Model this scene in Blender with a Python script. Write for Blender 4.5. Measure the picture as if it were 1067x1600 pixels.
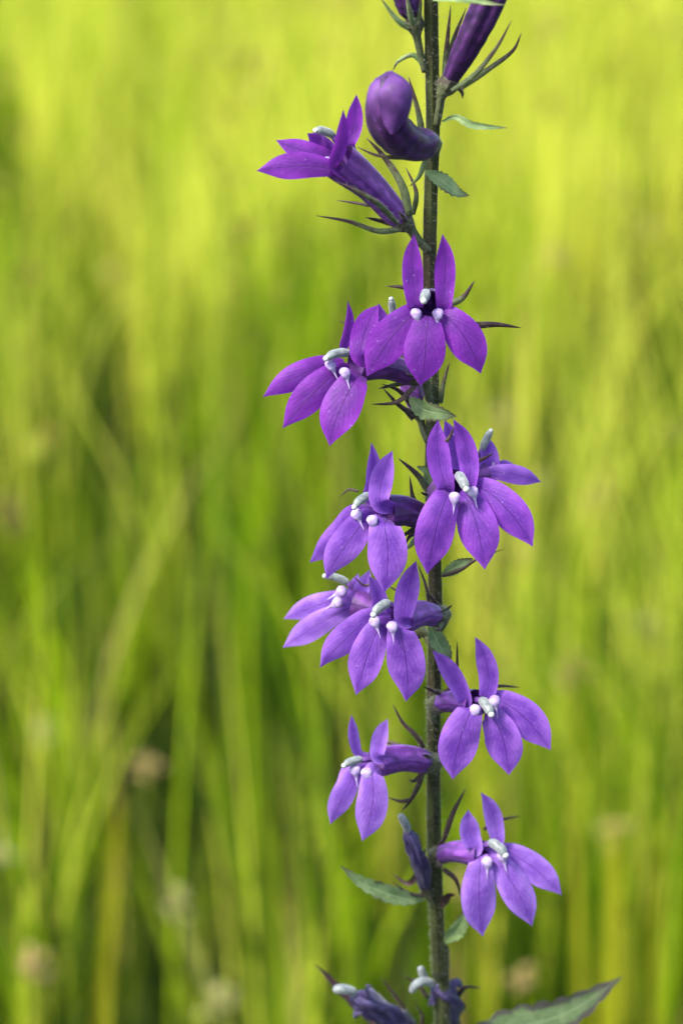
import bpy, math, random
import numpy as np
from mathutils import Vector, Matrix, Quaternion, noise

random.seed(11); rng = np.random.default_rng(11)
scene = bpy.context.scene
for o in list(bpy.data.objects): bpy.data.objects.remove(o)

# ------------------------------------------------------------------ camera
PITCH = math.radians(16.0); FOC = 0.5; CAM = Vector((0, -FOC*math.cos(PITCH), 0.85)); PX = 1e-4
cam_data = bpy.data.cameras.new('camera'); cam = bpy.data.objects.new('camera', cam_data)
scene.collection.objects.link(cam)
cam.location = CAM; cam.rotation_euler = (math.pi/2 - PITCH, 0, 0)
cam_data.sensor_fit = 'VERTICAL'; cam_data.sensor_height = 36; cam_data.sensor_width = 24
cam_data.lens = 36*FOC/(1600*PX)
cam_data.clip_start = 0.01; cam_data.clip_end = 2000
cam_data.dof.use_dof = True; cam_data.dof.focus_distance = 0.489; cam_data.dof.aperture_fstop = 20
scene.camera = cam

# ------------------------------------------------------------------ light
SUN_EL, SUN_AZ = math.radians(50), math.radians(-128)      # azimuth seen from above, 0 = beyond the plant (+y), minus = left
world = bpy.data.worlds.new('World'); scene.world = world; world.use_nodes = True
wn = world.node_tree.nodes; wl = world.node_tree.links
sky = wn.new('ShaderNodeTexSky'); sky.sky_type = 'NISHITA'; sky.sun_disc = False
sky.sun_elevation = SUN_EL; sky.sun_rotation = SUN_AZ; sky.dust_density = 2.0; sky.air_density = 1.0; sky.ozone_density = 0.6
wl.new(sky.outputs[0], wn['Background'].inputs[0]); wn['Background'].inputs[1].default_value = 0.13
sd = bpy.data.lights.new('sun', 'SUN'); sd.energy = 2.6; sd.angle = math.radians(14); sd.color = (1.0, 0.93, 0.80)
sun = bpy.data.objects.new('sun', sd); scene.collection.objects.link(sun)
sdir = Vector((math.sin(SUN_AZ)*math.cos(SUN_EL), math.cos(SUN_AZ)*math.cos(SUN_EL), math.sin(SUN_EL)))
sun.rotation_euler = sdir.to_track_quat('Z', 'Y').to_euler(); sun.location = (0, 0, 5)
scene.view_settings.view_transform = 'Standard'; scene.view_settings.look = 'None'
scene.view_settings.gamma = 1; scene.view_settings.use_curve_mapping = False
scene.view_settings.exposure = 2.0
scene.render.engine = 'CYCLES'; scene.cycles.max_bounces = 10
scene.cycles.transmission_bounces = 6; scene.cycles.diffuse_bounces = 5

# ------------------------------------------------------------------ helpers
RIGHT = Vector((1, 0, 0)); FWD = Vector((0, math.cos(PITCH), -math.sin(PITCH))); UP = Vector((0, math.sin(PITCH), math.cos(PITCH)))
TO = -FWD
def ray(px, py):
    return RIGHT*((px-533.5)*PX) + UP*((800-py)*PX) + FWD*FOC
def P(px, py, t=0.0):
    """point of the plant seen in the direction (px, py), t millimetres in front of the vertical plane of the stem"""
    d = ray(px, py); k = -CAM.y/d.y
    t += max(0,500-py)*.012 - max(0,py-900)*.030          # the spike leans a little towards the lens at its top
    k -= t*1e-3/FOC
    return CAM + d*k
def S(p):                                   # metres per photo pixel at point p
    return (p-CAM).dot(FWD)/FOC*PX
def far(px, py, dist):
    d = ray(px, py); return CAM + d*(dist/d.y)

class MB:
    def __init__(s): s.v=[]; s.f=[]; s.uv=[]
    def grid(s, rows, uvs, closed=False):
        b=len(s.v); n=len(rows[0])
        for r,u in zip(rows,uvs): s.v += r; s.uv += u
        for i in range(len(rows)-1):
            for j in range(n-1):
                s.f.append((b+i*n+j, b+i*n+j+1, b+(i+1)*n+j+1, b+(i+1)*n+j))
        return b
    def add(s, o):
        b=len(s.v); s.v+=o.v; s.uv+=o.uv; s.f+=[tuple(i+b for i in f) for f in o.f]
    def build(s, name, mat, parent=None, org=Vector((0,0,0)), smooth=True):
        me=bpy.data.meshes.new(name)
        me.from_pydata([tuple(p-org) for p in s.v], [], s.f)
        l=me.uv_layers.new(name='UVMap')
        idx=np.empty(len(me.loops),dtype=np.int32); me.loops.foreach_get('vertex_index',idx)
        l.data.foreach_set('uv', np.array(s.uv,dtype=np.float32)[idx].ravel())
        if smooth: me.polygons.foreach_set('use_smooth',[True]*len(me.polygons))
        me.materials.append(mat)
        o=bpy.data.objects.new(name,me); scene.collection.objects.link(o)
        if parent: o.parent=parent
        return o

def catmull(pts, n):
    pts=[Vector(p) for p in pts]
    if len(pts)==2: return [pts[0].lerp(pts[1],i/(n-1)) for i in range(n)]
    q=[pts[0]*2-pts[1]]+pts+[pts[-1]*2-pts[-2]]; out=[]
    m=len(pts)-1
    for i in range(n):
        x=i/(n-1)*m; k=min(int(x),m-1); t=x-k
        a,b,c,d=q[k:k+4]
        out.append(0.5*((2*b)+(c-a)*t+(2*a-5*b+4*c-d)*t*t+(3*b-a-3*c+d)*t**3))
    return out
def even(c):
    d=[0.0]
    for i in range(1,len(c)): d.append(d[-1]+(c[i]-c[i-1]).length)
    xs=np.linspace(0,d[-1],len(c)); out=[]
    for x in xs:
        k=min(max(int(np.searchsorted(d,x))-1,0),len(c)-2); out.append(c[k].lerp(c[k+1],(x-d[k])/max(d[k+1]-d[k],1e-9)))
    return out
def interp(tab, x):
    return float(np.interp(x,[a for a,_ in tab],[b for _,b in tab]))

def tube(pts, rad, n=16, sides=12, flat=1.0, flat_axis=None, cap=True, mod=None, jit=0):
    """swept tube; rad = table (v, radius) ; mod(u,v) scales the radius"""
    m=MB(); c=catmull(pts,n); rows=[]; uvs=[]
    t0=(c[1]-c[0]).normalized()
    ax=flat_axis or (TO if abs(t0.dot(TO))<0.9 else UP)
    a=(ax-t0*ax.dot(t0)).normalized()
    prev=t0
    for i,p in enumerate(c):
        t=(c[min(i+1,n-1)]-c[max(i-1,0)]).normalized()
        a=prev.rotation_difference(t)@a; a=(a-t*a.dot(t)).normalized(); prev=t
        b=t.cross(a); v=i/(n-1); r=interp(rad,v); row=[]; uv=[]
        for j in range(sides+1):
            u=j/sides; th=2*math.pi*u
            k=r*(mod(u%1.0,v) if mod else 1)
            row.append(p+a*(math.cos(th)*k*flat)+b*(math.sin(th)*k)); uv.append((u,v))
        rows.append(row); uvs.append(uv)
    bi=m.grid(rows,uvs)
    if cap:
        for i,p in ((0,c[0]),(n-1,c[-1])):
            ci=len(m.v); m.v.append(p); m.uv.append((.5,i/(n-1)))
            for j in range(sides):
                x,y=bi+i*(sides+1)+j,bi+i*(sides+1)+j+1
                m.f.append((ci,y,x) if i==0 else (ci,x,y))
    return m

LOW=[(0,.42),(.10,.57),(.18,.68),(.26,.79),(.36,.90),(.46,.98),(.55,1.0),(.64,.965),(.72,.86),(.79,.70),(.85,.51),(.90,.33),(.94,.19),(.97,.09),(1,.01)]
UPP=[(0,.45),(.12,.60),(.25,.76),(.40,.92),(.54,1.0),(.66,.96),(.76,.82),(.85,.58),(.92,.30),(.97,.11),(1,.0)]
LEAF=[(0,.22),(.12,.55),(.25,.82),(.40,1.0),(.55,.95),(.7,.74),(.85,.42),(.95,.14),(1,0)]
def smoothtab(tab,x):
    xs=[a for a,_ in tab]; ys=[b for _,b in tab]
    return (np.interp(x-.025,xs,ys)+2*np.interp(x,xs,ys)+np.interp(x+.025,xs,ys))/4 if .03<x<.97 else float(np.interp(x,xs,ys))
def petal(pts, w, prof=LOW, roll=0, cup=.12, wave=.02, nv=30, nu=10, twist=0, serr=0, fold=0.0, seed=None):
    """blade along pts; w = widest width in metres; roll tilts it about its length; cup curls the edges back; fold = V along the midrib"""
    m=MB(); c=even(catmull(pts,nv)); rows=[]; uvs=[]
    ph=random.random()*6 if seed is None else seed
    for i,p in enumerate(c):
        t=(c[min(i+1,nv-1)]-c[max(i-1,0)]).normalized(); v=i/(nv-1)
        s=TO.cross(t)
        if s.length<.25: s=(s.normalized()*.25+ RIGHT*.2) if s.length>1e-4 else RIGHT
        s=(s-t*s.dot(t)).normalized(); nrm=t.cross(s); 
        if nrm.dot(TO)<0: nrm=-nrm
        q=Quaternion(t,math.radians(roll+twist*v)); s=q@s; nrm=q@nrm
        h=smoothtab(prof,v)*w/2; row=[]; uv=[]
        for j in range(nu+1):
            u=j/nu*2-1
            k=h*(1+serr*math.sin(v*60+ph)*abs(u)**3)
            off=-cup*u*u*h + fold*abs(u)*h + wave*w*math.sin(v*9+u*2.5+ph)*abs(u)**1.5*math.sin(math.pi*v)
            off-=w*.018*math.exp(-(u/.12)**2)*(1-v)
            row.append(p+s*(u*k)+nrm*off); uv.append((u*.5+.5,v))
        rows.append(row); uvs.append(uv)
    m.grid(rows,uvs); return m

def ellipsoid(c, ax, ay, az, nu=12, nv=8):
    m=MB(); rows=[]; uvs=[]
    for i in range(nv+1):
        th=math.pi*i/nv; row=[]; uv=[]
        for j in range(nu+1):
            ph=2*math.pi*j/nu
            row.append(c+ax*(math.sin(th)*math.cos(ph))+ay*(math.sin(th)*math.sin(ph))+az*math.cos(th)); uv.append((j/nu,i/nv))
        rows.append(row); uvs.append(uv)
    m.grid(rows,uvs); return m

def hairs_on(mesh_objs, density, length, name, mat, parent, width=1.7e-5):
    """fine short hairs standing on the given surfaces, all one mesh"""
    m=MB()
    for o in mesh_objs:
        me=o.data
        for pl in me.polygons:
            k=pl.area*density; k=int(k)+(1 if random.random()<k-int(k) else 0)
            if k==0: continue
            vs=[me.vertices[i].co for i in pl.vertices]; n=pl.normal
            for _ in range(k):
                a,b=random.random(),random.random()
                if len(vs)==4: p=vs[0].lerp(vs[1],a).lerp(vs[3].lerp(vs[2],a),b)
                else:
                    if a+b>1: a,b=1-a,1-b
                    p=vs[0]+(vs[1]-vs[0])*a+(vs[2]-vs[0])*b
                d=(n+Vector((random.gauss(0,.35),random.gauss(0,.35),random.gauss(0,.35)))).normalized()
                s=d.cross(TO)
                if s.length<.05: continue
                s.normalize(); L=length*random.uniform(.5,1.2); i0=len(m.v)
                m.v+=[p+s*width,p-s*width,p+d*L+Vector((0,0,L*.15))]; m.uv+=[(0,0),(1,0),(.5,1)]
                m.f.append((i0,i0+1,i0+2))
    o=m.build(name,mat,parent,smooth=False); o['kind']='stuff'; return o

# ------------------------------------------------------------------ materials
class N:
    def __init__(s,name):
        s.m=bpy.data.materials.new(name); s.m.use_nodes=True; s.t=s.m.node_tree; s.t.nodes.clear()
        s.out=s.n('ShaderNodeOutputMaterial')
    def n(s,kind,**kw):
        x=s.t.nodes.new(kind)
        for k,v in kw.items():
            if k in x.inputs: s.set(x.inputs[k],v)
            else: setattr(x,k,v)
        return x
    def set(s,inp,v):
        if hasattr(v,'is_output'): s.t.links.new(v,inp)
        else: inp.default_value=v
    def math(s,op,a,b=0.0,c=None,clamp=False):
        x=s.n('ShaderNodeMath',operation=op,use_clamp=clamp); s.set(x.inputs[0],a); s.set(x.inputs[1],b)
        if c is not None: s.set(x.inputs[2],c)
        return x.outputs[0]
    def mix(s,f,a,b,mode='MIX'):
        x=s.n('ShaderNodeMix',data_type='RGBA',blend_type=mode); s.set(x.inputs[0],f)
        s.set(x.inputs[6],a if hasattr(a,'is_output') else (*a,1)); s.set(x.inputs[7],b if hasattr(b,'is_output') else (*b,1)); return x.outputs[2]
    def uv(s):
        a=s.n('ShaderNodeUVMap',uv_map='UVMap'); x=s.n('ShaderNodeSeparateXYZ'); s.t.links.new(a.outputs[0],x.inputs[0]); return x.outputs[0],x.outputs[1]
    def noise(s,scale,detail=3,vec=None,rough=.5):
        x=s.n('ShaderNodeTexNoise',Scale=scale,Detail=detail,Roughness=rough)
        if vec is None: g=s.n('ShaderNodeTexCoord'); vec=g.outputs['Object']
        s.t.links.new(vec,x.inputs['Vector']); return x.outputs['Fac']
    def ramp(s,f,lo,hi):
        x=s.n('ShaderNodeMapRange',interpolation_type='SMOOTHSTEP'); s.set(x.inputs[0],f); x.inputs[1].default_value=lo; x.inputs[2].default_value=hi; return x.outputs[0]
    def bump(s,h,dist,strength=1):
        x=s.n('ShaderNodeBump',Strength=strength,Distance=dist); s.set(x.inputs['Height'],h); return x.outputs[0]
    def surf(s,col,rough=.5,trans=0,tcol=None,normal=None,spec=.4,sheen=0,coat=0):
        p=s.n('ShaderNodeBsdfPrincipled'); s.set(p.inputs['Base Color'],col if hasattr(col,'is_output') else (*col,1)); s.set(p.inputs['Roughness'],rough)
        p.inputs['Specular IOR Level'].default_value=spec; p.inputs['Sheen Weight'].default_value=sheen; p.inputs['Coat Weight'].default_value=coat
        if normal is not None: s.set(p.inputs['Normal'],normal)
        o=p.outputs[0]
        if trans:
            tr=s.n('ShaderNodeBsdfTranslucent'); c=tcol if tcol is not None else col
            s.set(tr.inputs[0],c if hasattr(c,'is_output') else (*c,1))
            mx=s.n('ShaderNodeMixShader'); mx.inputs[0].default_value=trans
            s.t.links.new(o,mx.inputs[1]); s.t.links.new(tr.outputs[0],mx.inputs[2]); o=mx.outputs[0]
        s.t.links.new(o,s.out.inputs[0]); return s.m

def petal_material(name, base, edge):
    k=N(name); u,v=k.uv()
    du=k.math('ABSOLUTE',k.math('SUBTRACT',u,.5))                       # 0 at the midrib, .5 at the edge
    mott=k.noise(420,3); fine=k.noise(6500,2)
    c=k.mix(k.math('MULTIPLY',k.ramp(mott,.25,.85),.55),tuple(x*.90 for x in base),edge)
    c=k.mix(k.math('MULTIPLY',k.ramp(fine,.42,.72),.55),c,tuple(min(1,x*1.55+.02) for x in base))
    c=k.mix(k.math('MULTIPLY',k.ramp(k.math('ADD',du,k.math('ADD',k.math('MULTIPLY',v,.22),k.math('MULTIPLY',k.math('SUBTRACT',mott,.5),.5))),.22,.62),.8),c,tuple(x*1.12 for x in edge))
    # veins: midrib plus slanting side veins
    wob=k.math('MULTIPLY',k.math('SUBTRACT',k.noise(500,2),.5),.012)
    mid=k.math('SUBTRACT',1.0,k.ramp(k.math('ADD',du,wob),.004,.020))
    fade=k.math('SUBTRACT',1.0,k.ramp(v,.72,1.0))
    side=k.math('SINE',k.math('MULTIPLY',k.math('SUBTRACT',v,k.math('MULTIPLY',du,1.1)),46))
    side=k.math('MULTIPLY',k.ramp(side,.86,1.0),k.math('SUBTRACT',1.0,k.ramp(du,.28,.46)))
    vein=k.math('MAXIMUM',k.math('MULTIPLY',mid,.75),k.math('MULTIPLY',side,.34))
    c=k.mix(k.math('MULTIPLY',vein,fade),c,(base[0]*.35,base[1]*.3,base[2]*.42))
    c=k.mix(k.math('MULTIPLY',k.ramp(k.noise(2600,1),.74,.80),.5),c,(.45,.36,.62))
    tc=k.mix(.30,c,(.40,.06,.60))
    h=k.math('ADD',k.math('ADD',k.math('MULTIPLY',fine,.5),k.math('MULTIPLY',k.noise(1300,3),1.2)),k.math('MULTIPLY',vein,-.9))
    return k.surf(c,.55,.38,tc,k.bump(h,1.1e-4,.8),spec=.3,sheen=.06)
PET=[petal_material('petal_violet_%d'%i, b, e) for i,(b,e) in enumerate([
    ((.078,.0056,.180),(.150,.014,.270)),
    ((.080,.0120,.225),(.185,.042,.350)),
    ((.098,.0240,.275),(.235,.092,.430)),
    ((.150,.0540,.360),(.285,.145,.510))])]

def tube_material(name, a, b, sc=1.0):
    k=N(name); u,v=k.uv()
    st=k.math('SINE',k.math('ADD',k.math('MULTIPLY',u,50.27),k.math('MULTIPLY',k.noise(260,3),9)))
    c=k.mix(k.math('MULTIPLY',k.ramp(st,-.6,1.0),.75),a,b)
    c=k.mix(k.ramp(k.noise(700,4),.35,.75),c,tuple(x*.6 for x in a))
    return k.surf(c,.5,.12,b,k.bump(st,5e-5,.5),spec=.35,sheen=.05)
TUBE=tube_material('corolla_tube_violet',(.0600,.0128,.1200),(.1360,.0320,.2400))
TUBE_LIGHT=tube_material('corolla_tube_lilac',(.0960,.0224,.2000),(.1920,.0560,.3360))
BUD=tube_material('bud_dark_violet',(.0288,.0052,.0560),(.0680,.0120,.1120))
WILT=tube_material('wilted_corolla',(.0360,.0240,.0840),(.0960,.0800,.1760))
def simple(name,a,b,scale,rough=.6,trans=0,spec=.35,bump=5e-5,det=4,sheen=0):
    k=N(name); f=k.noise(scale,det); c=k.mix(k.ramp(f,.3,.7),a,b)
    return k.surf(c,rough,trans,c,k.bump(f,bump,.6),spec=spec,sheen=sheen)
BUDP=simple('bud_folded_petal',(.036,.008,.075),(.105,.034,.180),260,.65,.1,bump=8e-5)
ANTHER=simple('anther_grey_blue',(.080,.096,.105),(.150,.172,.172),1500,.45,sheen=.3)
TUFT=simple('anther_white_tuft',(.28,.30,.30),(.38,.39,.38),3000,.35)
TUBERCLE=simple('throat_white_lilac',(.22,.145,.35),(.36,.30,.47),1300,.5,.15)
FILAMENT=simple('filament_dark_violet',(.045,.012,.100),(.09,.03,.18),900)
THROAT=simple('throat_dark_violet',(.040,.010,.090),(.075,.020,.150),900)
DROP=simple('hair_pale',(.22,.22,.17),(.32,.32,.26),2000,.6,.3)
def green_material(name, stops, tip, scale, vstart=.45, streak=0, trans=.1):
    k=N(name); u,v=k.uv(); f=k.noise(scale,5,rough=.6); c=k.mix(k.ramp(f,.3,.7),*stops)
    c=k.mix(k.ramp(k.math('ADD',v,k.math('MULTIPLY',k.math('SUBTRACT',k.noise(scale*.7,3),.5),.9)),vstart,vstart+.45),c,tip)
    h=f
    if streak:
        st=k.math('SINE',k.math('MULTIPLY',u,streak)); c=k.mix(k.math('MULTIPLY',k.ramp(st,-.3,1),.35),c,tuple(x*.5 for x in stops[0])); h=k.math('ADD',f,st)
    return k.surf(c,.6,trans,c,k.bump(h,7e-5,.7),spec=.25,sheen=.05)
SEPAL=green_material('sepal_green_brown',((.0320,.0496,.0176),(.0720,.0920,.0384)),(.0304,.0128,.0160),1200,.30)
SEPAL_BROWN=green_material('sepal_purple_brown',((.0240,.0144,.0128),(.0528,.0336,.0272)),(.0224,.0080,.0112),1200,.30)
CALYX=green_material('calyx_green',((.0360,.0464,.0176),(.0800,.0920,.0416)),(.0288,.0192,.0144),1500,.6)
def leaf_material(name,a,b,edgec,e0):
    k=N(name); u,v=k.uv(); du=k.math('ABSOLUTE',k.math('SUBTRACT',u,.5))
    f=k.noise(450,5,rough=.62); c=k.mix(k.ramp(f,.3,.7),a,b)
    blot=k.math('ADD',du,k.math('MULTIPLY',k.math('SUBTRACT',k.noise(260,4),.5),.9))
    c=k.mix(k.math('MULTIPLY',k.ramp(k.math('ADD',blot,k.math('MULTIPLY',v,.15)),e0,e0+.16),.85),c,edgec)
    c=k.mix(k.math('MULTIPLY',k.ramp(k.math('ADD',v,k.math('MULTIPLY',k.math('SUBTRACT',f,.5),.5)),.72,1.0),.9),c,edgec)
    c=k.mix(k.math('SUBTRACT',1.0,k.ramp(du,.008,.03)),c,tuple(min(1,x*1.25+.01) for x in b))
    return k.surf(c,.55,.22,c,k.bump(f,1e-4,.7),spec=.25,sheen=.06)
BRACT=leaf_material('bract_pale_green',(.085,.140,.045),(.185,.255,.105),(.060,.052,.030),.50)
LEAFM=leaf_material('leaf_green_purple',(.080,.125,.040),(.165,.220,.085),(.050,.034,.036),.36)
def stem_material():
    k=N('stem_ridged_green'); u,v=k.uv()
    g=k.n('ShaderNodeTexCoord'); mp=k.n('ShaderNodeMapping'); mp.inputs['Scale'].default_value=(900,900,60); k.t.links.new(g.outputs['Object'],mp.inputs[0])
    f=k.noise(1,4,mp.outputs[0]); f2=k.noise(70,3)
    c=k.mix(k.ramp(f,.3,.7),(.0112,.0152,.0036),(.0352,.0448,.0104))
    c=k.mix(k.math('MULTIPLY',k.ramp(f2,.5,.68),.6),c,(.030,.016,.012))
    return k.surf(c,.55,0,None,k.bump(f,1.2e-4,.7),spec=.25,sheen=.04)
STEM=stem_material()

def grass_material():
    k=N('meadow_grass'); a=k.n('ShaderNodeAttribute',attribute_name='blade_colour')
    return k.surf(a.outputs['Color'],.55,.50,a.outputs['Color'],None,spec=.10)
GRASS=grass_material()

# ------------------------------------------------------------------ ground and meadow
def ground():
    k=N('meadow_soil'); f=k.noise(9,6); f2=k.noise(.8,4)
    c=k.mix(k.ramp(f,.3,.7),(.012,.017,.003),(.026,.034,.006)); c=k.mix(k.ramp(f2,.4,.65),c,(.020,.032,.005))
    mat=k.surf(c,.95,0,None,k.bump(f,.02,.8),spec=.03)
    m=MB(); n=60; ext=60.0; rows=[]; uvs=[]
    xs=[math.copysign(abs(t)**3,t)*ext for t in np.linspace(-1,1,n+1)]
    for y in xs:
        rows.append([Vector((x,y+6,.02*noise.noise(Vector((x*1.3,y*1.3,0))) if math.hypot(x,y+6)>.3 else 0)) for x in xs]); uvs.append([(0,0)]*(n+1))
    m.grid(rows,uvs); o=m.build('ground',mat); o['kind']='structure'
ground()

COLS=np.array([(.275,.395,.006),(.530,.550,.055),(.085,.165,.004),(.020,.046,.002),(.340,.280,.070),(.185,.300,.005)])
def blade_geo(base, h, w, lean, az, face, col, seg=5):
    """vectorised blades: base (n,3); returns verts, faces, colours"""
    n=len(base); t=np.linspace(0,1,seg+1)
    ld=np.stack([np.cos(az),np.sin(az)],1); wd=np.stack([np.cos(face),np.sin(face)],1)
    V=np.zeros((n,seg+1,2,3)); 
    for i,s in enumerate(t):
        c=np.zeros((n,3)); c[:,:2]=base[:,:2]+ld*(lean*h*s**2.2)[:,None]; c[:,2]=base[:,2]+h*s*(1-.25*lean*s)
        k=w*(1-s**1.7)*.5+1e-5; off=np.zeros((n,3)); off[:,:2]=wd*k[:,None]
        V[:,i,0]=c-off; V[:,i,1]=c+off
    idx=(np.arange(n)*(seg+1)*2)[:,None,None]; F=[]
    for i in range(seg): F.append([2*i,2*i+1,2*i+3,2*i+2])
    F=(idx+np.array(F)[None]).reshape(-1,4)
    C=np.repeat(col,(seg+1)*2,axis=0)
    return V.reshape(-1,3),F,C
def mesh_np(name,V,F,C,mat):
    me=bpy.data.meshes.new(name); me.vertices.add(len(V)); me.vertices.foreach_set('co',V.astype(np.float32).ravel())
    me.loops.add(F.size); me.loops.foreach_set('vertex_index',F.astype(np.int32).ravel())
    me.polygons.add(len(F)); me.polygons.foreach_set('loop_start',np.arange(0,F.size,4,dtype=np.int32)); 
    at=me.color_attributes.new('blade_colour','FLOAT_COLOR','POINT')
    at.data.foreach_set('color',np.concatenate([C,np.ones((len(C),1))],1).astype(np.float32).ravel())
    me.update(calc_edges=True); me.materials.append(mat)
    o=bpy.data.objects.new(name,me); scene.collection.objects.link(o); return o
def patch(x,y,s,seed):
    return np.array([noise.noise(Vector((a*s+seed,b*s,seed*.7))) for a,b in zip(x,y)])
def meadow(rng, n_under, n_tuft, a0, a1, main):
    cx,cy=CAM.x,CAM.y; parts=[]
    def fan(n,r0,r1):
        r=np.sqrt(rng.uniform(r0**2,r1**2,n)); th=rng.uniform(-a1,a1,n) if main else rng.uniform(a0,a1,n)*rng.choice([-1,1],n); return cx+r*np.sin(th),cy+r*np.cos(th)
    # short undergrowth, coloured extra dark to put shade into the gaps between tufts
    x,y=fan(n_under,.95,8.8)
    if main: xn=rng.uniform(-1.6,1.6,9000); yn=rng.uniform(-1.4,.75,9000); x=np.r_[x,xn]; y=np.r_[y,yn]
    ok=np.hypot(x,y)>.03; x,y=x[ok],y[ok]; n=len(x)
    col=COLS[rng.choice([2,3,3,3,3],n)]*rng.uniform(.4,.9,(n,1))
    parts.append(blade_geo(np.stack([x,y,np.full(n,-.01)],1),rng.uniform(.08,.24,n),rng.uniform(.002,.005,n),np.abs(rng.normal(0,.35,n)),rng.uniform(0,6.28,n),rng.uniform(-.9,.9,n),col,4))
    # tufts: blades springing from one crown
    tx,ty=fan(n_tuft,1.0,8.8); f=patch(tx,ty,1.6,3.1); f2=patch(tx,ty,5.5,8.3); rr=np.hypot(tx-cx,ty-cy)
    keep=rng.uniform(0,1,len(tx))<np.clip(.62+.25*f+.8*f2,.10,1)*np.clip(.34+.26*(rr-1),.34,1); tx,ty,f,f2,rr=[q[keep] for q in (tx,ty,f,f2,rr)]
    nt=len(tx); nb=rng.integers(5,18,nt); ti=np.repeat(np.arange(nt),nb); n=len(ti)
    tone=.7*patch(tx,ty,.9,21)+.8*patch(tx,ty,4.0,33)+.9*patch(tx,ty,10.0,57)+rng.normal(0,.42,nt)+.42*np.clip(rr-2.5,-1.5,1.4)+.30*np.clip((tx-cx)/rr*10,-1,1)*np.clip((rr-1.9)/1.5,0,1)  # random tuft tone, plus near shade and far sunlit tops put into colour
    th=rng.uniform(.22,.40,nt)*(1+.25*f)*(1+.40*f2); th=np.where(rr<1.3,th*.85,th)*1.08
    tl=np.abs(rng.normal(0,.22,nt)); taz=rng.uniform(0,6.28,nt)
    sp=rng.uniform(.006,.022,nt)[ti]
    x=tx[ti]+rng.normal(0,1,n)*sp; y=ty[ti]+rng.normal(0,1,n)*sp
    h=th[ti]*rng.uniform(.55,1.1,n); w=rng.uniform(.0016,.0048,n)*(.75+.16*np.clip(rr[ti],1,5))
    pn=tone[ti]+rng.normal(0,.22,n)
    ci=np.select([pn>.42,pn>.12,pn>-.12,pn>-.36],[1,0,5,2],3); ci=np.where(rng.uniform(0,1,n)<.05,4,ci)
    col=COLS[ci]*rng.uniform(.8,1.2,(n,1))
    lean=np.abs(tl[ti]+rng.normal(0,.20,n)); az=np.where(rng.uniform(0,1,n)<.5,taz[ti]+rng.normal(0,.5,n),rng.uniform(0,6.28,n))
    parts.append(blade_geo(np.stack([x,y,np.full(n,-.01)],1),h,w,lean,az,rng.uniform(-.9,.9,n),col,5))
    if not main: return parts
    parts+=meadow(np.random.default_rng(77),38000,9500,.40,1.15,False)
    V=[];F=[];C=[];o=0
    for v,f_,c in parts: V.append(v); F.append(f_+o); C.append(c); o+=len(v)
    pw=np.clip((rr-1.6)/1.5,.06,1); pick=rng.choice(nt,2400,p=pw/pw.sum()); m=len(pick); sz=rng.uniform(.003,.008,m)*(.8+.10*rr[pick])
    top=np.stack([tx[pick]+rng.normal(0,.02,m),ty[pick]+rng.normal(0,.02,m),th[pick]*rng.uniform(.75,1.02,m)],1)
    oc=np.array([(1,0,0),(0,1,0),(-1,0,0),(0,-1,0),(0,0,1.5),(0,0,-1.5)])
    SV=(top[:,None]+oc[None]*sz[:,None,None]).reshape(-1,3)
    sc_=np.array([(.46,.44,.07),(.48,.39,.10),(.30,.23,.05),(.52,.52,.07)])[rng.integers(0,4,m)]*rng.uniform(.8,1.15,(m,1))
    # each head: two crossed leaves of quads so every face keeps four corners
    q=np.array([(0,4,2,5),(1,4,3,5)]); SF=((np.arange(m)*6)[:,None,None]+q[None]).reshape(-1,4)
    so=mesh_np('meadow_seed_heads',SV,SF,np.repeat(sc_,6,axis=0),GRASS); so['kind']='stuff'
    o=mesh_np('meadow_grass',np.concatenate(V),np.concatenate(F),np.concatenate(C),GRASS); o['kind']='stuff'; o['label']='yellow green meadow grass filling the field behind the flower'; o['category']='grass'
meadow(rng,34000,6500,0,.40,True)

# ------------------------------------------------------------------ the flower spike
ROOT=bpy.data.objects.new('flower_spike',None); scene.collection.objects.link(ROOT)
ROOT['label']='tall wildflower spike with violet blossoms along a dark green stem'; ROOT['category']='flower'
base=P(690,1600,0); ROOT.location=(base.x+.004,base.y+base.z*.10,0); ROOT.empty_display_size=.05; ORG=Vector(ROOT.location)
def B(m,name,mat,parent): return m.build(name,mat,parent,ORG)

STEM_PX=[(672,-420),(672,-200),(673,0),(675,110),(676,210),(673,300),(671,400),(672,500),(675,600),(675,680),(674,760),(678,860),(680,950),(678,1050),(677,1150),(677,1250),(679,1340),(682,1430),(686,1520),(690,1600)]
spts=[P(x,y,0) for x,y in STEM_PX]
low=[Vector((base.x+.001,base.y+(base.z-z)*.10,z)) for z in (.45,.36,.27,.18,.09)]+[Vector((base.x+.004,base.y+base.z*.10,-.015))]
def stem_mod(u,v):
    return 1+.07*math.cos(u*2*math.pi*6)+.02*math.sin(v*300)
stem=B(tube(spts+low,[(0,.0009),(.08,.00108),(.3,.00106),(.55,.00112),(.75,.00128),(1,.0022)],180,24,mod=stem_mod),'stem',STEM,ROOT)
def stem_x(py): return float(np.interp(py,[b for _,b in STEM_PX],[a for a,_ in STEM_PX]))

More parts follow.
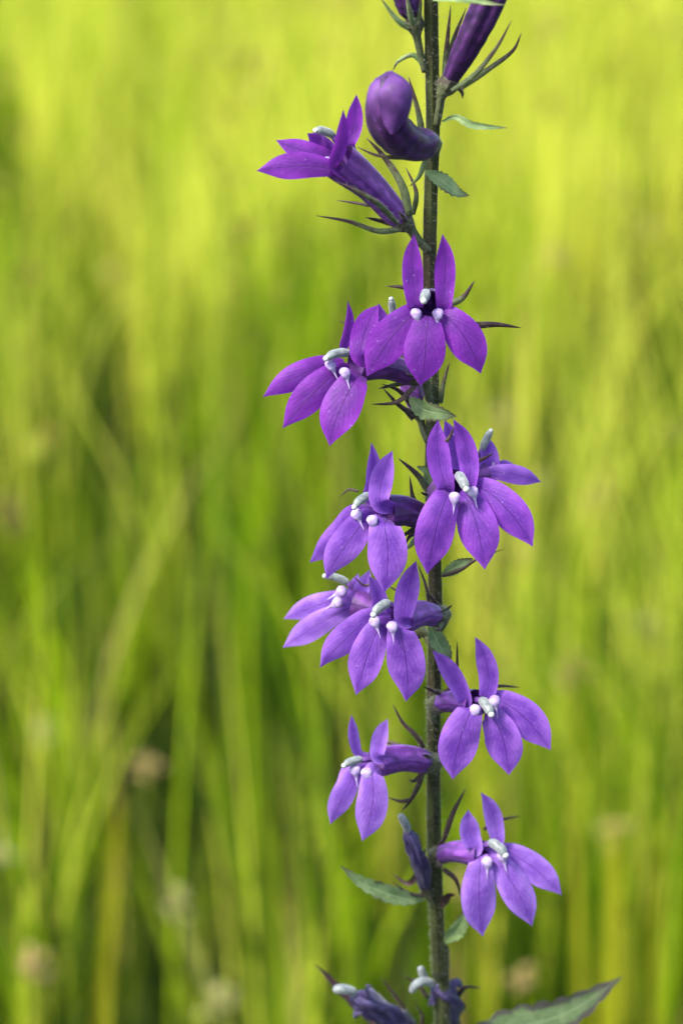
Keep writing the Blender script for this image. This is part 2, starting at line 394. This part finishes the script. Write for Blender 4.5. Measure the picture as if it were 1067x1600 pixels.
HAIRY=[stem]
def sepal(parent, pts, w, mat=SEPAL, name='sepal'):
    q=[P(*p) for p in pts]; s=S(q[0])*w*.5
    o=B(tube(q,[(0,s*.75),(.2,s),(.55,s*.72),(.85,s*.36),(1,s*.08)],14,8,flat=.45),name,mat,parent); HAIRY.append(o); return o
def bract(pts,w,mat=BRACT,roll=0,name='bract',parent=None,fold=.25,**kw):
    q=[P(*p) for p in pts]; return B(petal(q,S(q[0])*w,LEAF,roll,cup=0,fold=fold,wave=.07,serr=.13,**kw),name,mat,parent or ROOT)
def calyx(parent, at, toward, r, stem_at=None, mat=CALYX):
    a,b=P(*at),P(*toward); s=S(a)*r; d=(b-a).normalized()
    st=P(*(stem_at or (stem_x(at[1]+12),at[1]+14,.6)))
    m=tube([st,st.lerp(a-d*s*1.2,.6)+Vector((0,0,-s*.2)),a-d*s*1.1,a-d*s*.2,a+d*s*.9],[(0,s*.36),(.45,s*.40),(.6,s*.72),(.78,s*1.0),(1,s*.85)],18,14,mod=lambda u,v:1+.06*math.cos(u*62.8))
    o=B(m,'calyx',mat,parent); HAIRY.append(o); return o

def flower(cal, mouth, r, up, lowp, tub, anth, seps, pm=PET[1], tm=TUBE, mid=None, name='flower', cal_r=17, stem_at=None, arch=1.2, wb=.9):
    """cal, mouth = (x, y, t) of calyx and throat; r = tube radii in px; petals = (base x, y, t, tip x, y, t, width px, roll, bow px)"""
    a,b=P(*cal),P(*mouth); sc=S(b)
    pts=[a]+([P(*mid)] if mid else [])+[b]
    if not mid: pts=[a,a.lerp(b,.5)+Vector((0,0,.0006)),b]
    f=B(tube(pts,[(0,r[0]*sc*.75),(.12,r[0]*sc),(.55,(r[0]+r[1])*.5*sc),(.85,r[1]*sc),(1,r[1]*sc*1.04)],20,22,cap=False,mod=lambda u,v:1+.035*math.cos(u*2*math.pi*5)+.03*math.sin(u*2*math.pi*3+v*5)),name,tm,ROOT)
    d=(b-a).normalized()
    # dark throat lining just inside the mouth
    th=tube([b-d*r[1]*sc*1.7,b-d*r[1]*sc*.7,b-d*r[1]*sc*.12],[(0,r[1]*sc*.25),(.5,r[1]*sc*.8),(1,r[1]*sc*.93)],8,18,cap=False)
    ci=len(th.v); th.v.append(b-d*r[1]*sc*1.7); th.uv.append((.5,0)); th.f+=[(ci,j+1,j) for j in range(18)]
    B(th,'throat',THROAT,f)
    for lst,prof,nm in ((up,UPP,'upper_petal'),(lowp,LOW,'lower_petal')):
        for p in lst:
            bx,by,bt,tx,ty,tt,w=p[:7]; roll=p[7] if len(p)>7 else 0; bow=p[8] if len(p)>8 else 0
            A,Cc=P(bx,by,bt),P(tx,ty,tt); L=(Cc-A); side=TO.cross(L)
            side=side.normalized() if side.length>1e-6 else RIGHT
            ar=(arch if nm=='lower_petal' else -.3)*1e-3*random.uniform(.8,1.25)
            jit=lambda s: Vector((random.uniform(-s,s),random.uniform(-s,s),random.uniform(-s,s)))
            m1=A.lerp(Cc,.36)+TO*ar*.9+side*(bow*sc*.9)+jit(.00012); m2=A.lerp(Cc,.72)+TO*ar*.75+side*(bow*sc*.75)+jit(.00012)
            if nm=='lower_petal': A0=b.lerp(A,.95 if (A-b).length<1.15*r[1]*sc else .60)-d*sc*r[1]*.35-TO*.0005
            else: A0=A-d*sc*r[1]*1.1+(b-A)*.12
            if nm=='lower_petal' and (A-b).length>sc*r[1]*2.6: A0=A.lerp(b,.25)-d*sc*6
            B(petal([A0,A.lerp(m1,.12),m1,m2,Cc],sc*w/max(.5,math.cos(math.radians(roll))),prof,roll,cup=random.uniform(.08,.30) if nm=='lower_petal' else random.uniform(-.30,-.1),wave=random.uniform(.02,.05),twist=random.uniform(-14,14)),nm,pm,f)
    for (x,y,t,ang) in tub:                                    # pale bump with a tail running down between two lobes
        c=P(x,y,t-.75); g=math.radians(ang); dn=(RIGHT*math.sin(g)-UP*math.cos(g))
        m=tube([c-dn*sc*9-TO*.0009,c-dn*sc*5-TO*.0002,c+dn*sc*2-TO*.0001,c+dn*sc*10-TO*.0003,c+dn*sc*18-TO*.0003,c+dn*sc*26-TO*.0003],[(0,sc*3.5),(.10,sc*7.6),(.26,sc*9.2),(.42,sc*7.2),(.56,sc*3.4),(.70,sc*1.6),(.85,sc*.9),(1,sc*.2)],24,18,flat=.5,mod=lambda u,v:1+.06*math.sin(u*19+v*11)-.16*max(0,math.cos(u*2*math.pi))**6*max(0,1-v*3.5))
        B(m,'tubercle',TUBERCLE,f)
    if anth:
        x0,y0,t0,x1,y1,t1,w=anth[:7]; w*=.92; bend=anth[7] if len(anth)>7 else 5
        q0,q1=P(x0,y0,t0),P(x1,y1,t1); mdl=q0.lerp(q1,.5)+UP*(bend*sc)
        st=b-d*r[1]*sc*1.2
        B(tube([st,st.lerp(q0,.55)+UP*sc*3,q0.lerp(mdl,.15)],[(0,sc*w*.30),(1,sc*w*.36)],8,8),'filament',FILAMENT,f)
        h=sc*w*.5
        an=B(tube([q0,q0.lerp(mdl,.55)+UP*sc*1.0,mdl.lerp(q1,.45)+UP*sc*1.0,q1],[(0,h*.45),(.10,h*.85),(.35,h*1.05),(.75,h),(.93,h*.8),(1,h*.35)],18,14,mod=lambda u,v:1-.07*abs(math.cos(u*2*math.pi*2.5))),'anther',ANTHER,f)
        e=(q1-mdl).normalized(); pz=Vector((0,0,1)); xx=e.cross(pz).normalized(); yy=e.cross(xx)
        B(ellipsoid(q1+e*h*.15,xx*h*.66,yy*h*.66,e*h*.6),'anther_tip',TUFT,an)
    if cal_r: calyx(f,cal,mouth,cal_r,stem_at)
    for s in seps: sepal(f,s[0],s[1],s[2] if len(s)>2 else SEPAL)
    if cal_r>14:
        g=d.orthogonal().normalized(); an=random.uniform(0,6.28)
        for k in range(3):
            e=Quaternion(d,an+k*2.1+random.uniform(-.3,.3))@g; L=sc*random.uniform(28,50); R0=sc*cal_r
            q=[a+e*R0*.8,a+e*R0*1.25+d*L*.35,a+e*(R0*1.5+L*.15)+d*L*.75,a+e*(R0*1.3+L*random.uniform(.1,.5))+d*L]; h=sc*4
            HAIRY.append(B(tube(q,[(0,h*.8),(.3,h),(.7,h*.6),(1,h*.08)],12,8,flat=.5),'sepal',random.choice((SEPAL,SEPAL_BROWN)),f))
    return f

# --- upper side-on flower leaning left
flower((628,345,2),(528,250,6),(21,29),
  up=[(520,262,9,536,171,9,22,35,-4),(543,232,4,557,147,3,27,10,-5)],
  lowp=[(514,232,2,480,208,5,30,0,0),(520,246,5,431,219,5,34,10,5),(522,264,9,401,267,9,42,-8,-7)],
  tub=[(506,250,8.5,-75)], anth=(522,213,5,494,204,6,15,3),
  seps=[([(628,358,3),(590,361,5),(545,346,6),(494,337,7)],10),([(622,350,6),(590,318,9),(555,297,10),(525,284,10)],10),([(640,338,4),(628,290,3),(600,245,1),(573,216,0)],14),([(585,322,0),(560,318,-2),(526,313,-4)],6,SEPAL_BROWN),([(645,335,0),(650,300,0),(634,262,-2)],9)],
  pm=PET[0],tm=TUBE_LIGHT,cal_r=18,stem_at=(670,392,1),arch=.6)

# --- front facing flower in front of the stem
flower((676,480,3),(671,478,12.5),(20,24),
  up=[(650,486,13.5,647,365,12,33,0,4),(693,486,13.5,691,365,12,33,0,-4)],
  lowp=[(645,490,14,573,588,15,60,-6,-6),(694,490,14,751,584,15,58,6,7),(668,494,15,656,603,17,66,0,2)],
  tub=[(651,492,16,12),(684,492,16,-6)], anth=(666,458,12.5,662,470,16.5,17,3),
  seps=[([(700,474,4),(722,466,4),(741,439,4)],12),([(650,455,2),(630,449,2),(604,447,1)],9,SEPAL_BROWN),([(700,500,2),(735,508,1),(775,507,0),(813,512,0)],14,SEPAL_BROWN)],
  pm=PET[0],stem_at=(673,520,1.2))
# --- flower half hidden behind it
flower((652,640,-1),(615,520,-4),(15,20),
  up=[(606,522,-3,592,474,-3,24,10,4)],
  lowp=[(636,585,-4,652,634,-3,40,0,0)],
  tub=[], anth=(616,508,-4,611,468,-4,13,2),
  seps=[([(650,642,1),(625,612,2),(597,600,3)],9,SEPAL_BROWN),([(648,650,1),(622,632,2),(598,606,2)],9,SEPAL_BROWN),([(645,655,2),(632,640,3),(612,622,3)],8,SEPAL_BROWN),([(688,630,1),(692,600,1),(702,566,1)],9)],
  pm=PET[1],cal_r=14,stem_at=(668,690,1))
# --- three-quarter flower, left
flower((648,588,4),(556,568,9),(18,26),
  up=[(536,552,7,543,470,6,17,40,-4),(564,560,12,592,476,11,40,-15,8)],
  lowp=[(512,568,9,411,620,11,40,-10,-4),(528,580,11,442,669,14,50,-4,-4),(556,590,13,515,697,16,62,6,-6)],
  tub=[(518,572,13,25),(540,584,14.5,15)], anth=(546,553,10,510,560,13,16,5),
  seps=[([(648,604,6),(620,628,8),(580,632,9)],9,SEPAL_BROWN),([(560,530,2),(548,512,2),(530,500,1)],5,SEPAL_BROWN)],
  pm=PET[0],cal_r=17,stem_at=(672,632,1))

# --- big right-hand flower
flower((682,775,4),(708,758,12),(20,24),
  up=[(698,768,13,684,656,11,38,8,6),(732,762,12,708,655,11,33,-10,-11)],
  lowp=[(698,772,15.5,667,897,17,62,-4,-4),(754,762,12,832,854,15,56,8,7),(727,776,14,757,890,17,64,2,5)],
  tub=[(710,779,17,-4),(739,770,16,15)], anth=(715,742,13,728,764,17,17,4),
  seps=[([(672,772,4),(652,742,5),(622,716,6)],12),([(664,800,4),(646,780,3),(640,744,3)],10),([(690,900,2),(720,890,3),(748,872,4),(787,858,3)],6,SEPAL_BROWN)],
  pm=PET[1],stem_at=(677,820,1))
# --- the one behind it, seen from the side
flower((700,770,-5),(758,745,-7),(16,26),
  up=[(756,756,-6,756,680,-6,34,15,-6),(712,742,-6,694,656,-5,32,0,-5)],
  lowp=[(764,738,-8,805,727,-9,26,0,0),(760,738,-5,845,753,-5,30,-10,5)],
  tub=[(771,724,-6,60)], anth=(752,704,-6,766,674,-6,13,0),
  seps=[([(742,722,-1),(756,716,0),(771,708,1)],7,SEPAL_BROWN),([(696,690,13),(703,682,13),(709,666,13)],7,SEPAL_BROWN)],
  pm=PET[2],cal_r=14,stem_at=(678,800,-1))

# --- left flower, middle of the spike
flower((662,808,3),(598,800,9),(21,27),
  up=[(574,784,8,580,691,7,25,25,-5),(594,790,12.5,613,704,12,36,-12,6)],
  lowp=[(556,800,10,484,879,12,44,-10,7),(572,810,12,510,905,15,52,-3,-5),(600,815,14.5,600,926,17,62,3,5)],
  tub=[(558,805,13.5,25),(582,815,15.5,8)], anth=(580,776,11,554,792,14,15,7),
  seps=[([(560,768,4),(545,765,3),(530,777,3)],5,SEPAL_BROWN),([(655,830,5),(640,838,6),(633,852,7)],8,SEPAL_BROWN),([(650,840,4),(640,853,4),(628,858,4)],9,BRACT)],
  pm=PET[2],stem_at=(678,842,1))
# --- below it
flower((683,962,4),(628,966,10),(18,24),
  up=[(594,958,8,576,900,7,26,15,-4),(630,972,13,650,876,12,36,-10,4)],
  lowp=[(580,964,10,500,1043,13,46,-10,-4),(594,978,12,556,1086,15,54,-3,-4),(624,980,14,634,1096,16,60,4,6)],
  tub=[(586,973,14,20),(613,981,16,5)], anth=(608,944,12,584,960,15,17,6),
  seps=[([(690,955,5),(700,950,7),(706,945,8)],8),([(670,945,5),(665,915,5),(652,880,4)],6,SEPAL_BROWN),([(650,940,1),(625,926,1),(606,915,0)],7,SEPAL_BROWN)],
  pm=PET[2],tm=TUBE_LIGHT,stem_at=(679,990,1),cal_r=18)
# --- left one further back
flower((650,985,-3),(556,944,-8),(16,26),
  up=[(562,945,-7,578,890,-7,26,0,4),(548,938,-10,560,896,-10,20,0,0)],
  lowp=[(545,932,-10,443,967,-9,36,0,-5),(548,950,-7,442,1012,-6,40,-6,-5)],
  tub=[(532,925,-6,-60),(526,942,-5,-60)], anth=(545,912,-8,508,900,-8,13,3),
  seps=[([(590,905,-3),(570,915,-3),(552,900,-3)],5,SEPAL_BROWN)],
  pm=PET[3],cal_r=14,stem_at=(676,1010,-1))

# --- right flower
flower((684,1100,4),(744,1100,11),(15,23),
  up=[(728,1102,12,675,1016,11,30,6,-8),(757,1098,11,742,995,10,32,-10,-13)],
  lowp=[(736,1106,14.5,707,1218,17,62,-4,-6),(780,1094,11,860,1172,14,54,8,8),(764,1112,13,795,1211,16,58,2,7)],
  tub=[(742,1111,15.5,-12),(773,1097,14.5,10)], anth=(751,1094,12,767,1116,16,17,4),
  seps=[([(705,1080,2),(713,1050,2),(714,1002,1)],8,SEPAL_BROWN),([(752,1078,3),(780,1072,2),(812,1074,1)],7,SEPAL_BROWN),([(690,1085,4),(678,1080,6),(662,1073,8)],8,SEPAL_BROWN)],
  pm=PET[2],tm=TUBE_LIGHT,cal_r=15,stem_at=(677,1128,1))
# --- left flower with long tube
flower((668,1190,3),(588,1190,8),(20,23),
  up=[(562,1182,6,549,1117,6,17,30,5),(590,1186,10,606,1123,10,26,-10,4)],
  lowp=[(548,1200,6,528,1262,9,30,0,0),(558,1202,9,516,1288,12,38,-8,-4),(582,1204,11.5,566,1314,14,50,3,7)],
  tub=[(555,1205,11.5,8),(573,1210,12.5,5)], anth=(566,1188,9,538,1196,11,14,3),
  seps=[([(662,1168,4),(648,1148,4),(628,1128,3),(614,1101,2)],9,SEPAL_BROWN),([(660,1210,4),(650,1235,5),(640,1252,5),(626,1268,5)],9,SEPAL_BROWN),([(640,1250,4),(625,1252,4),(606,1246,3)],7,SEPAL_BROWN),([(625,1165,0),(608,1160,-1),(598,1162,-1)],7,SEPAL_BROWN)],
  pm=PET[3],tm=TUBE_LIGHT,stem_at=(677,1205,1),cal_r=17)
# --- lowest right flower
flower((688,1335,3),(752,1334,10),(15,21),mid=(716,1330,7),
  up=[(742,1330,11,731,1265,10,32,0,3),(776,1320,10,751,1238,10,28,-8,-8)],
  lowp=[(750,1342,13,754,1463,16,56,-2,-6),(792,1330,10,877,1398,13,44,8,6),(774,1342,12,831,1447,15,50,3,6)],
  tub=[(761,1349,14.5,0),(785,1339,13.5,15)], anth=(764,1318,11,789,1336,14,17,7),
  seps=[([(694,1310,3),(708,1270,3),(727,1233,2)],10,SEPAL_BROWN),([(755,1296,1),(780,1282,0),(812,1275,-1)],8,SEPAL_BROWN),([(692,1358,4),(712,1375,5),(720,1402,5)],9,SEPAL_BROWN)],
  pm=PET[3],tm=TUBE_LIGHT,stem_at=(679,1352,1),cal_r=16)

# --- buds at the top
def bud(pts, rad, seps, cal, cal_to, stem_at, cal_r=15, mat=BUD, name='bud', flaps=()):
    q=[P(*p) for p in pts]; s=S(q[0])
    o=B(tube(q,[(v,r*s) for v,r in rad],40,72,mod=lambda u,v:1+.05*math.cos(u*2*math.pi*5+v*2)-.13*math.exp(-(min(abs(u-.06),1-u+.06)/.035)**2)*min(1,max(0,(v-.3)*6))-.09*math.exp(-(min(abs(u-.22),1)/.03)**2)*min(1,max(0,(v-.3)*6))+.03*math.sin(v*55)*max(0,1-abs(v-.38)*6)),name,mat,ROOT)
    for fp,w,cu,ro in flaps: B(petal([P(*p) for p in fp],s*w,[(0,.1),(.1,.5),(.3,.88),(.55,1),(.8,.8),(.93,.45),(1,.1)],ro,cup=cu,wave=.01),'folded_petal',BUDP,o)
    calyx(o,cal,cal_to,cal_r,stem_at)
    for x in seps: sepal(o,x[0],x[1],x[2] if len(x)>2 else SEPAL)
    return o
bud([(672,222,4),(646,226,7),(622,212,10),(606,188,12),(605,150,12),(609,112,10)],[(0,19),(.07,24),(.20,27),(.34,30),(.46,31),(.60,32),(.72,32),(.83,29),(.92,21),(.97,10),(1,1)],
  [([(660,240,5),(630,246,9),(590,243,10),(557,229,10)],9),([(660,212,3),(652,170,3),(638,120,2)],11),([(664,250,4),(655,275,4),(640,291,3)],9,BRACT),([(662,102,1),(645,86,1),(622,96,1),(614,110,0)],9,BRACT)],
  (670,228,4),(640,236,7),(674,246,1),17,flaps=[([(610,110,11),(617,130,15.4),(618,165,16.6),(612,210,16.0)],54,.55,-4),([(606,111,11),(588,134,13.6),(584,165,14.6),(594,204,15.0)],44,.6,32)])
bud([(704,122,2),(722,88,3),(742,50,4),(762,8,4),(778,-40,4),(785,-75,4)],[(0,13),(.2,19),(.45,24),(.6,25),(.8,27),(.93,17),(1,2)],
  [([(706,142,4),(740,118,6),(775,75,7),(799,32,7)],10),([(716,140,3),(760,110,4),(800,80,4),(814,52,4)],10),([(696,132,1),(697,85,0),(704,8,0)],12),([(700,128,0),(706,70,-1),(728,12,-2)],10),([(716,136,4),(722,146,4),(722,154,4)],7,SEPAL_BROWN)],
  (698,134,2),(712,108,2),(682,196,1),16)
bud([(648,30,0),(638,5,1),(630,-30,1),(632,-70,0)],[(0,10),(.25,19),(.6,22),(.9,12),(1,1)],
  [([(638,44,2),(618,28,3),(594,-4,3)],11,BRACT),([(646,40,3),(640,18,4),(634,-10,4)],11,BRACT),([(652,40,2),(656,10,2),(656,-20,2)],9)],
  (648,38,1),(644,14,1),(664,112,.8),15)
bud([(690,-130,3),(706,-160,5),(712,-200,5),(708,-235,5)],[(0,10),(.3,19),(.7,19),(.92,9),(1,1)],[([(694,-120,3),(716,-150,5),(730,-200,6)],9)],(688,-128,3),(700,-150,4),(673,-90,.8),14)
bud([(658,-220,3),(640,-250,5),(634,-290,5)],[(0,8),(.4,15),(.85,9),(1,1)],[([(654,-214,3),(632,-240,5),(618,-290,6)],8)],(660,-218,3),(648,-240,4),(672,-180,.8),12)

# --- bracts and leaves on the stem
bract([(676,0,2),(712,-4,6),(760,4,9),(792,8,10)],13,roll=20)
bract([(690,190,2),(712,183,3),(740,196,4),(794,200,4)],12,roll=25,twist=-30)
bract([(664,268,3),(690,282,4),(712,300,5),(734,306,5)],26,roll=-10)
bract([(640,622,3),(662,640,5),(688,646,6),(714,651,6)],30,roll=15)
bract([(690,900,2),(712,886,2),(740,872,1)],22,roll=10)
bract([(672,975,3),(682,1000,5),(694,1022,5),(700,1040,4)],30,roll=-12)
bract([(666,770,2),(668,740,3),(650,728,4)],18,roll=10)
bract([(662,1404,2),(625,1402,6),(570,1382,9),(530,1352,10)],28,roll=15)
bract([(694,1472,2),(716,1450,4),(732,1415,4)],26,roll=5)
bract([(664,1345,0),(640,1380,-3),(612,1365,-5)],10,SEPAL_BROWN,roll=5)
bract([(686,1420,1),(700,1400,2),(712,1398,3)],14,SEPAL_BROWN,roll=5)
bract([(692,1680,-1),(770,1618,-5),(880,1585,-11),(972,1526,-18)],64,LEAFM,roll=-12,name='leaf',fold=.15)
bract([(688,1700,-2),(640,1630,-10),(560,1572,-15),(490,1505,-18)],26,SEPAL_BROWN,roll=20,name='leaf')
for k,(z,az,L) in enumerate([(.50,2.6,.045),(.46,.3,.05),(.41,4.2,.055),(.36,1.4,.06),(.30,5.4,.07),(.25,3.2,.075),(.19,.9,.08),(.13,4.6,.085),(.08,2.2,.08)]):
    a=Vector((base.x+.001,base.y+(base.z-z)*.10,z)); d=Vector((math.cos(az),math.sin(az),0))
    B(petal([a+d*.001,a+d*L*.4+Vector((0,0,L*.35)),a+d*L*.75+Vector((0,0,L*.42)),a+d*L+Vector((0,0,L*.30))],.016,LEAF,0,cup=0,fold=.2,wave=.03),'leaf',LEAFM,ROOT)

# --- wilted flowers
def wilted(pts, rad, strips, anth, cal, cal_to, stem_at, seps, cal_r=14):
    q=[P(*p) for p in pts]; s=S(q[0])
    o=B(tube(q,[(v,r*s) for v,r in rad],22,16,mod=lambda u,v:1+.22*math.sin(u*2*math.pi*4+v*9)+.12*math.sin(u*2*math.pi*7-v*17)),'wilted_flower',WILT,ROOT)
    for st,w in strips: B(petal([P(*p) for p in st],s*w,UPP,random.uniform(-40,40),cup=.5,wave=.16,twist=60),'withered_petal',WILT,o)
    for an,w in anth:
        p=[P(*x) for x in an]; h=s*w*.5
        aa=B(tube(p,[(0,h*.5),(.15,h*.9),(.6,h),(.9,h*.85),(1,h*.2)],14,12,mod=lambda u,v:1+.05*math.sin(u*30)),'anther',ANTHER,o)
    calyx(o,cal,cal_to,cal_r,stem_at)
    for x in seps: sepal(o,x[0],x[1],x[2] if len(x)>2 else SEPAL_BROWN)
wilted([(664,1385,2),(658,1355,4),(648,1330,5),(640,1308,5),(636,1298,5)],[(0,9),(.3,13),(.6,12),(.85,8),(1,5)],
  [([(650,1340,5),(640,1322,6),(632,1310,6)],14),([(656,1350,5),(664,1335,6),(668,1322,6)],12)],[([(638,1300,5),(632,1286,6),(624,1272,6)],13)],
  (668,1392,1),(662,1370,2),(681,1415,1),[([(664,1400,2),(640,1396,4),(612,1378,4)],7)],12)
wilted([(702,1590,-6),(700,1566,-3),(690,1548,-1),(676,1540,0)],[(0,16),(.35,21),(.7,17),(1,7)],
  [([(696,1556,-1),(710,1540,-1),(722,1544,-2)],20),([(690,1570,0),(676,1560,1),(668,1572,1)],16)],[([(678,1540,0),(664,1533,1),(650,1538,2),(642,1551,2)],14),([(668,1535,-1),(660,1522,-1),(656,1510,-1)],12)],
  (703,1600,-7),(701,1575,-5),(690,1640,0),[([(708,1566,-4),(726,1543,-3),(752,1544,-3)],9),([(668,1560,-5),(650,1535,-5),(630,1526,-5)],7)],17)
wilted([(640,1612,-5),(606,1588,0),(574,1568,3),(552,1556,4)],[(0,16),(.4,20),(.75,18),(1,9)],
  [([(580,1566,4),(575,1545,5),(582,1540,5)],16),([(570,1570,5),(556,1582,5),(552,1592,5)],14)],[([(556,1552,4),(538,1546,5),(520,1546,5)],16)],
  (652,1624,-6),(630,1606,-4),(690,1660,1),[([(650,1606,-5),(620,1560,-5),(596,1528,-6)],7),([(652,1620,-3),(660,1590,-1),(648,1566,0)],7)],16)

hairs_on(HAIRY,3.2e6,6.5e-4,'hairs',DROP,ROOT)

# ------------------------------------------------------------------ single things standing out of the meadow
SEED=simple('seed_head_tan',(.22,.16,.05),(.30,.22,.08),400,.7,.15)
SEEDW=simple('seed_head_straw',(.25,.25,.07),(.32,.31,.11),400,.7,.2)
def blade_mat(name,a):
    k=N(name); f=k.noise(40,4); c=k.mix(k.ramp(f,.3,.7),tuple(x*.8 for x in a),tuple(min(1,x*1.15) for x in a)); return k.surf(c,.55,.50,c,None,spec=.10)
BL=[blade_mat('blade_lime',(.21,.27,.010)),blade_mat('blade_yellow',(.32,.31,.014)),blade_mat('blade_straw',(.26,.25,.05)),blade_mat('blade_rust',(.28,.19,.05))]
def seed_head(px,py,dist,size,mat,label,group):
    top=far(px,py,dist); b=Vector((top.x+random.uniform(-.03,.03),top.y+random.uniform(-.02,.02),-.01))
    r=bpy.data.objects.new('grass_seed_head',None); scene.collection.objects.link(r); r.location=b; r.empty_display_size=.02
    r['label']=label; r['category']='seed head'; r['group']=group
    m=tube([b,b.lerp(top,.5)+Vector((.006,0,0)),top],[(0,.0016),(1,.0009)],10,6); m.build('stalk',BL[0],r,b)
    m=MB()
    for i in range(16):
        c=top+Vector((random.gauss(0,size*.30),random.gauss(0,size*.30),random.gauss(0,size*.38)))
        d=(c-top+Vector((0,0,size*.4))).normalized(); x=d.orthogonal().normalized(); y=d.cross(x)
        m.add(ellipsoid(c,x*size*.13,y*size*.13,d*size*.28,6,5))
    m.build('spikelets',mat,r,b)
LT='blurred tan tuft of seeds on a thin green stalk in the meadow'; LS='blurred pale straw seed tuft on a thin green stalk in the meadow'
for px,py,dd,sz in [(50,1512,1.25,.012),(228,1196,1.7,.011),(890,1042,2.0,.016),(932,782,2.6,.018),(1050,680,2.9,.022),(960,1300,1.5,.010),(720,1385,1.5,.010),(815,1530,1.3,.009),(20,800,2.6,.016),(240,120,5.0,.03),(740,330,4.3,.02),(270,272,4.6,.02)]:
    seed_head(px,py,dd,sz,SEED,LT,'tan seed tufts in the meadow')
for px,py,dd,sz in [(66,1145,1.75,.012),(195,183,5.0,.022),(95,258,4.6,.024),(1010,975,2.1,.014),(895,1040,2.05,.012),(280,1405,1.45,.010),(830,185,4.8,.028),(920,185,4.9,.026),(870,225,4.7,.022),(970,230,4.6,.022),(1040,40,5.6,.06),(860,10,5.6,.04),(265,345,4.2,.022),(785,650,2.9,.018),(840,760,2.6,.014),(350,1560,1.3,.012),(5,1335,1.5,.010)]:
    seed_head(px,py,dd,sz,SEEDW,LS,'pale seed tufts in the meadow')
def single_blade(x0,y0,x1,y1,dist,w,mat,bow=0):  # one standing blade of meadow grass, built as its own object
    a=far(x0,y0,dist); t=far(x1,y1,dist-.02); d=(t-a); b=a-d*((a.z+.01)/max(d.z,1e-3)) if d.z>.03 and a.z>0 and (a.z/d.z)<3 else Vector((a.x,a.y,-.01))
    pts=[b,b.lerp(t,.4)+Vector((bow*.6,0,0)),b.lerp(t,.75)+Vector((bow,0,0)),t]
    tab=[(0,.6),(.3,.9),(.6,1),(.85,.6),(1,.02)]
    o=petal(pts,w,tab,random.uniform(-25,25),cup=0,fold=.3,wave=0,nv=14,nu=4).build('tall_grass_blade',mat,None,b); o.location=b
    o['category']='grass blade'; return o
GL={0:'bright lime green grass blade standing out blurred in the meadow',1:'bright yellow grass blade standing out blurred in the meadow',2:'pale straw coloured grass blade standing out blurred in the meadow',3:'rusty orange grass blade standing out blurred in the meadow'}
own={0:'lime green grass blade leaning over beside the yellow bent blade',9:'straw coloured grass blade leaning steeply among the low lime blades',18:'yellow grass blade bent almost level over the leaning blades',13:'broad short yellow grass blade tip beside the lowest blossom',10:'straw grass blade leaning towards the wilted flowers',4:'broad lime grass blade standing beside the big double blossom'}
for ri,(x0,y0,x1,y1,dd,w,mi) in enumerate([(300,1600,195,1290,1.30,.006,0),(180,1600,172,1420,1.22,.0045,1),(420,1600,402,1130,1.35,.008,0),(40,1600,32,1330,1.2,.005,0),(905,1000,890,770,2.0,.012,0),(915,1500,905,1100,1.45,.0045,1),(745,1400,722,950,1.6,.0045,1),(990,1400,985,1080,1.6,.0045,0),(440,1600,455,1480,1.2,.008,0),(330,1560,200,1230,1.32,.006,2),(560,1560,450,1380,1.3,.006,2),(720,1500,712,1440,1.4,.008,3),(800,1250,780,960,1.8,.006,2),(955,1350,962,1260,1.5,.012,1),(180,980,195,760,2.4,.012,0),(300,1000,275,820,2.2,.010,0),(140,860,120,760,2.3,.010,0),(1050,1400,1045,1230,1.5,.0045,1),(130,1250,190,1230,1.7,.010,1)]):
    o=single_blade(x0,y0,x1,y1,dd,w,BL[mi],random.uniform(-.006,.006)); o['label']=own.get(ri,GL[mi]); o['group']={0:'lime',1:'yellow',2:'straw',3:'rust'}[mi]+' grass blades in the meadow'
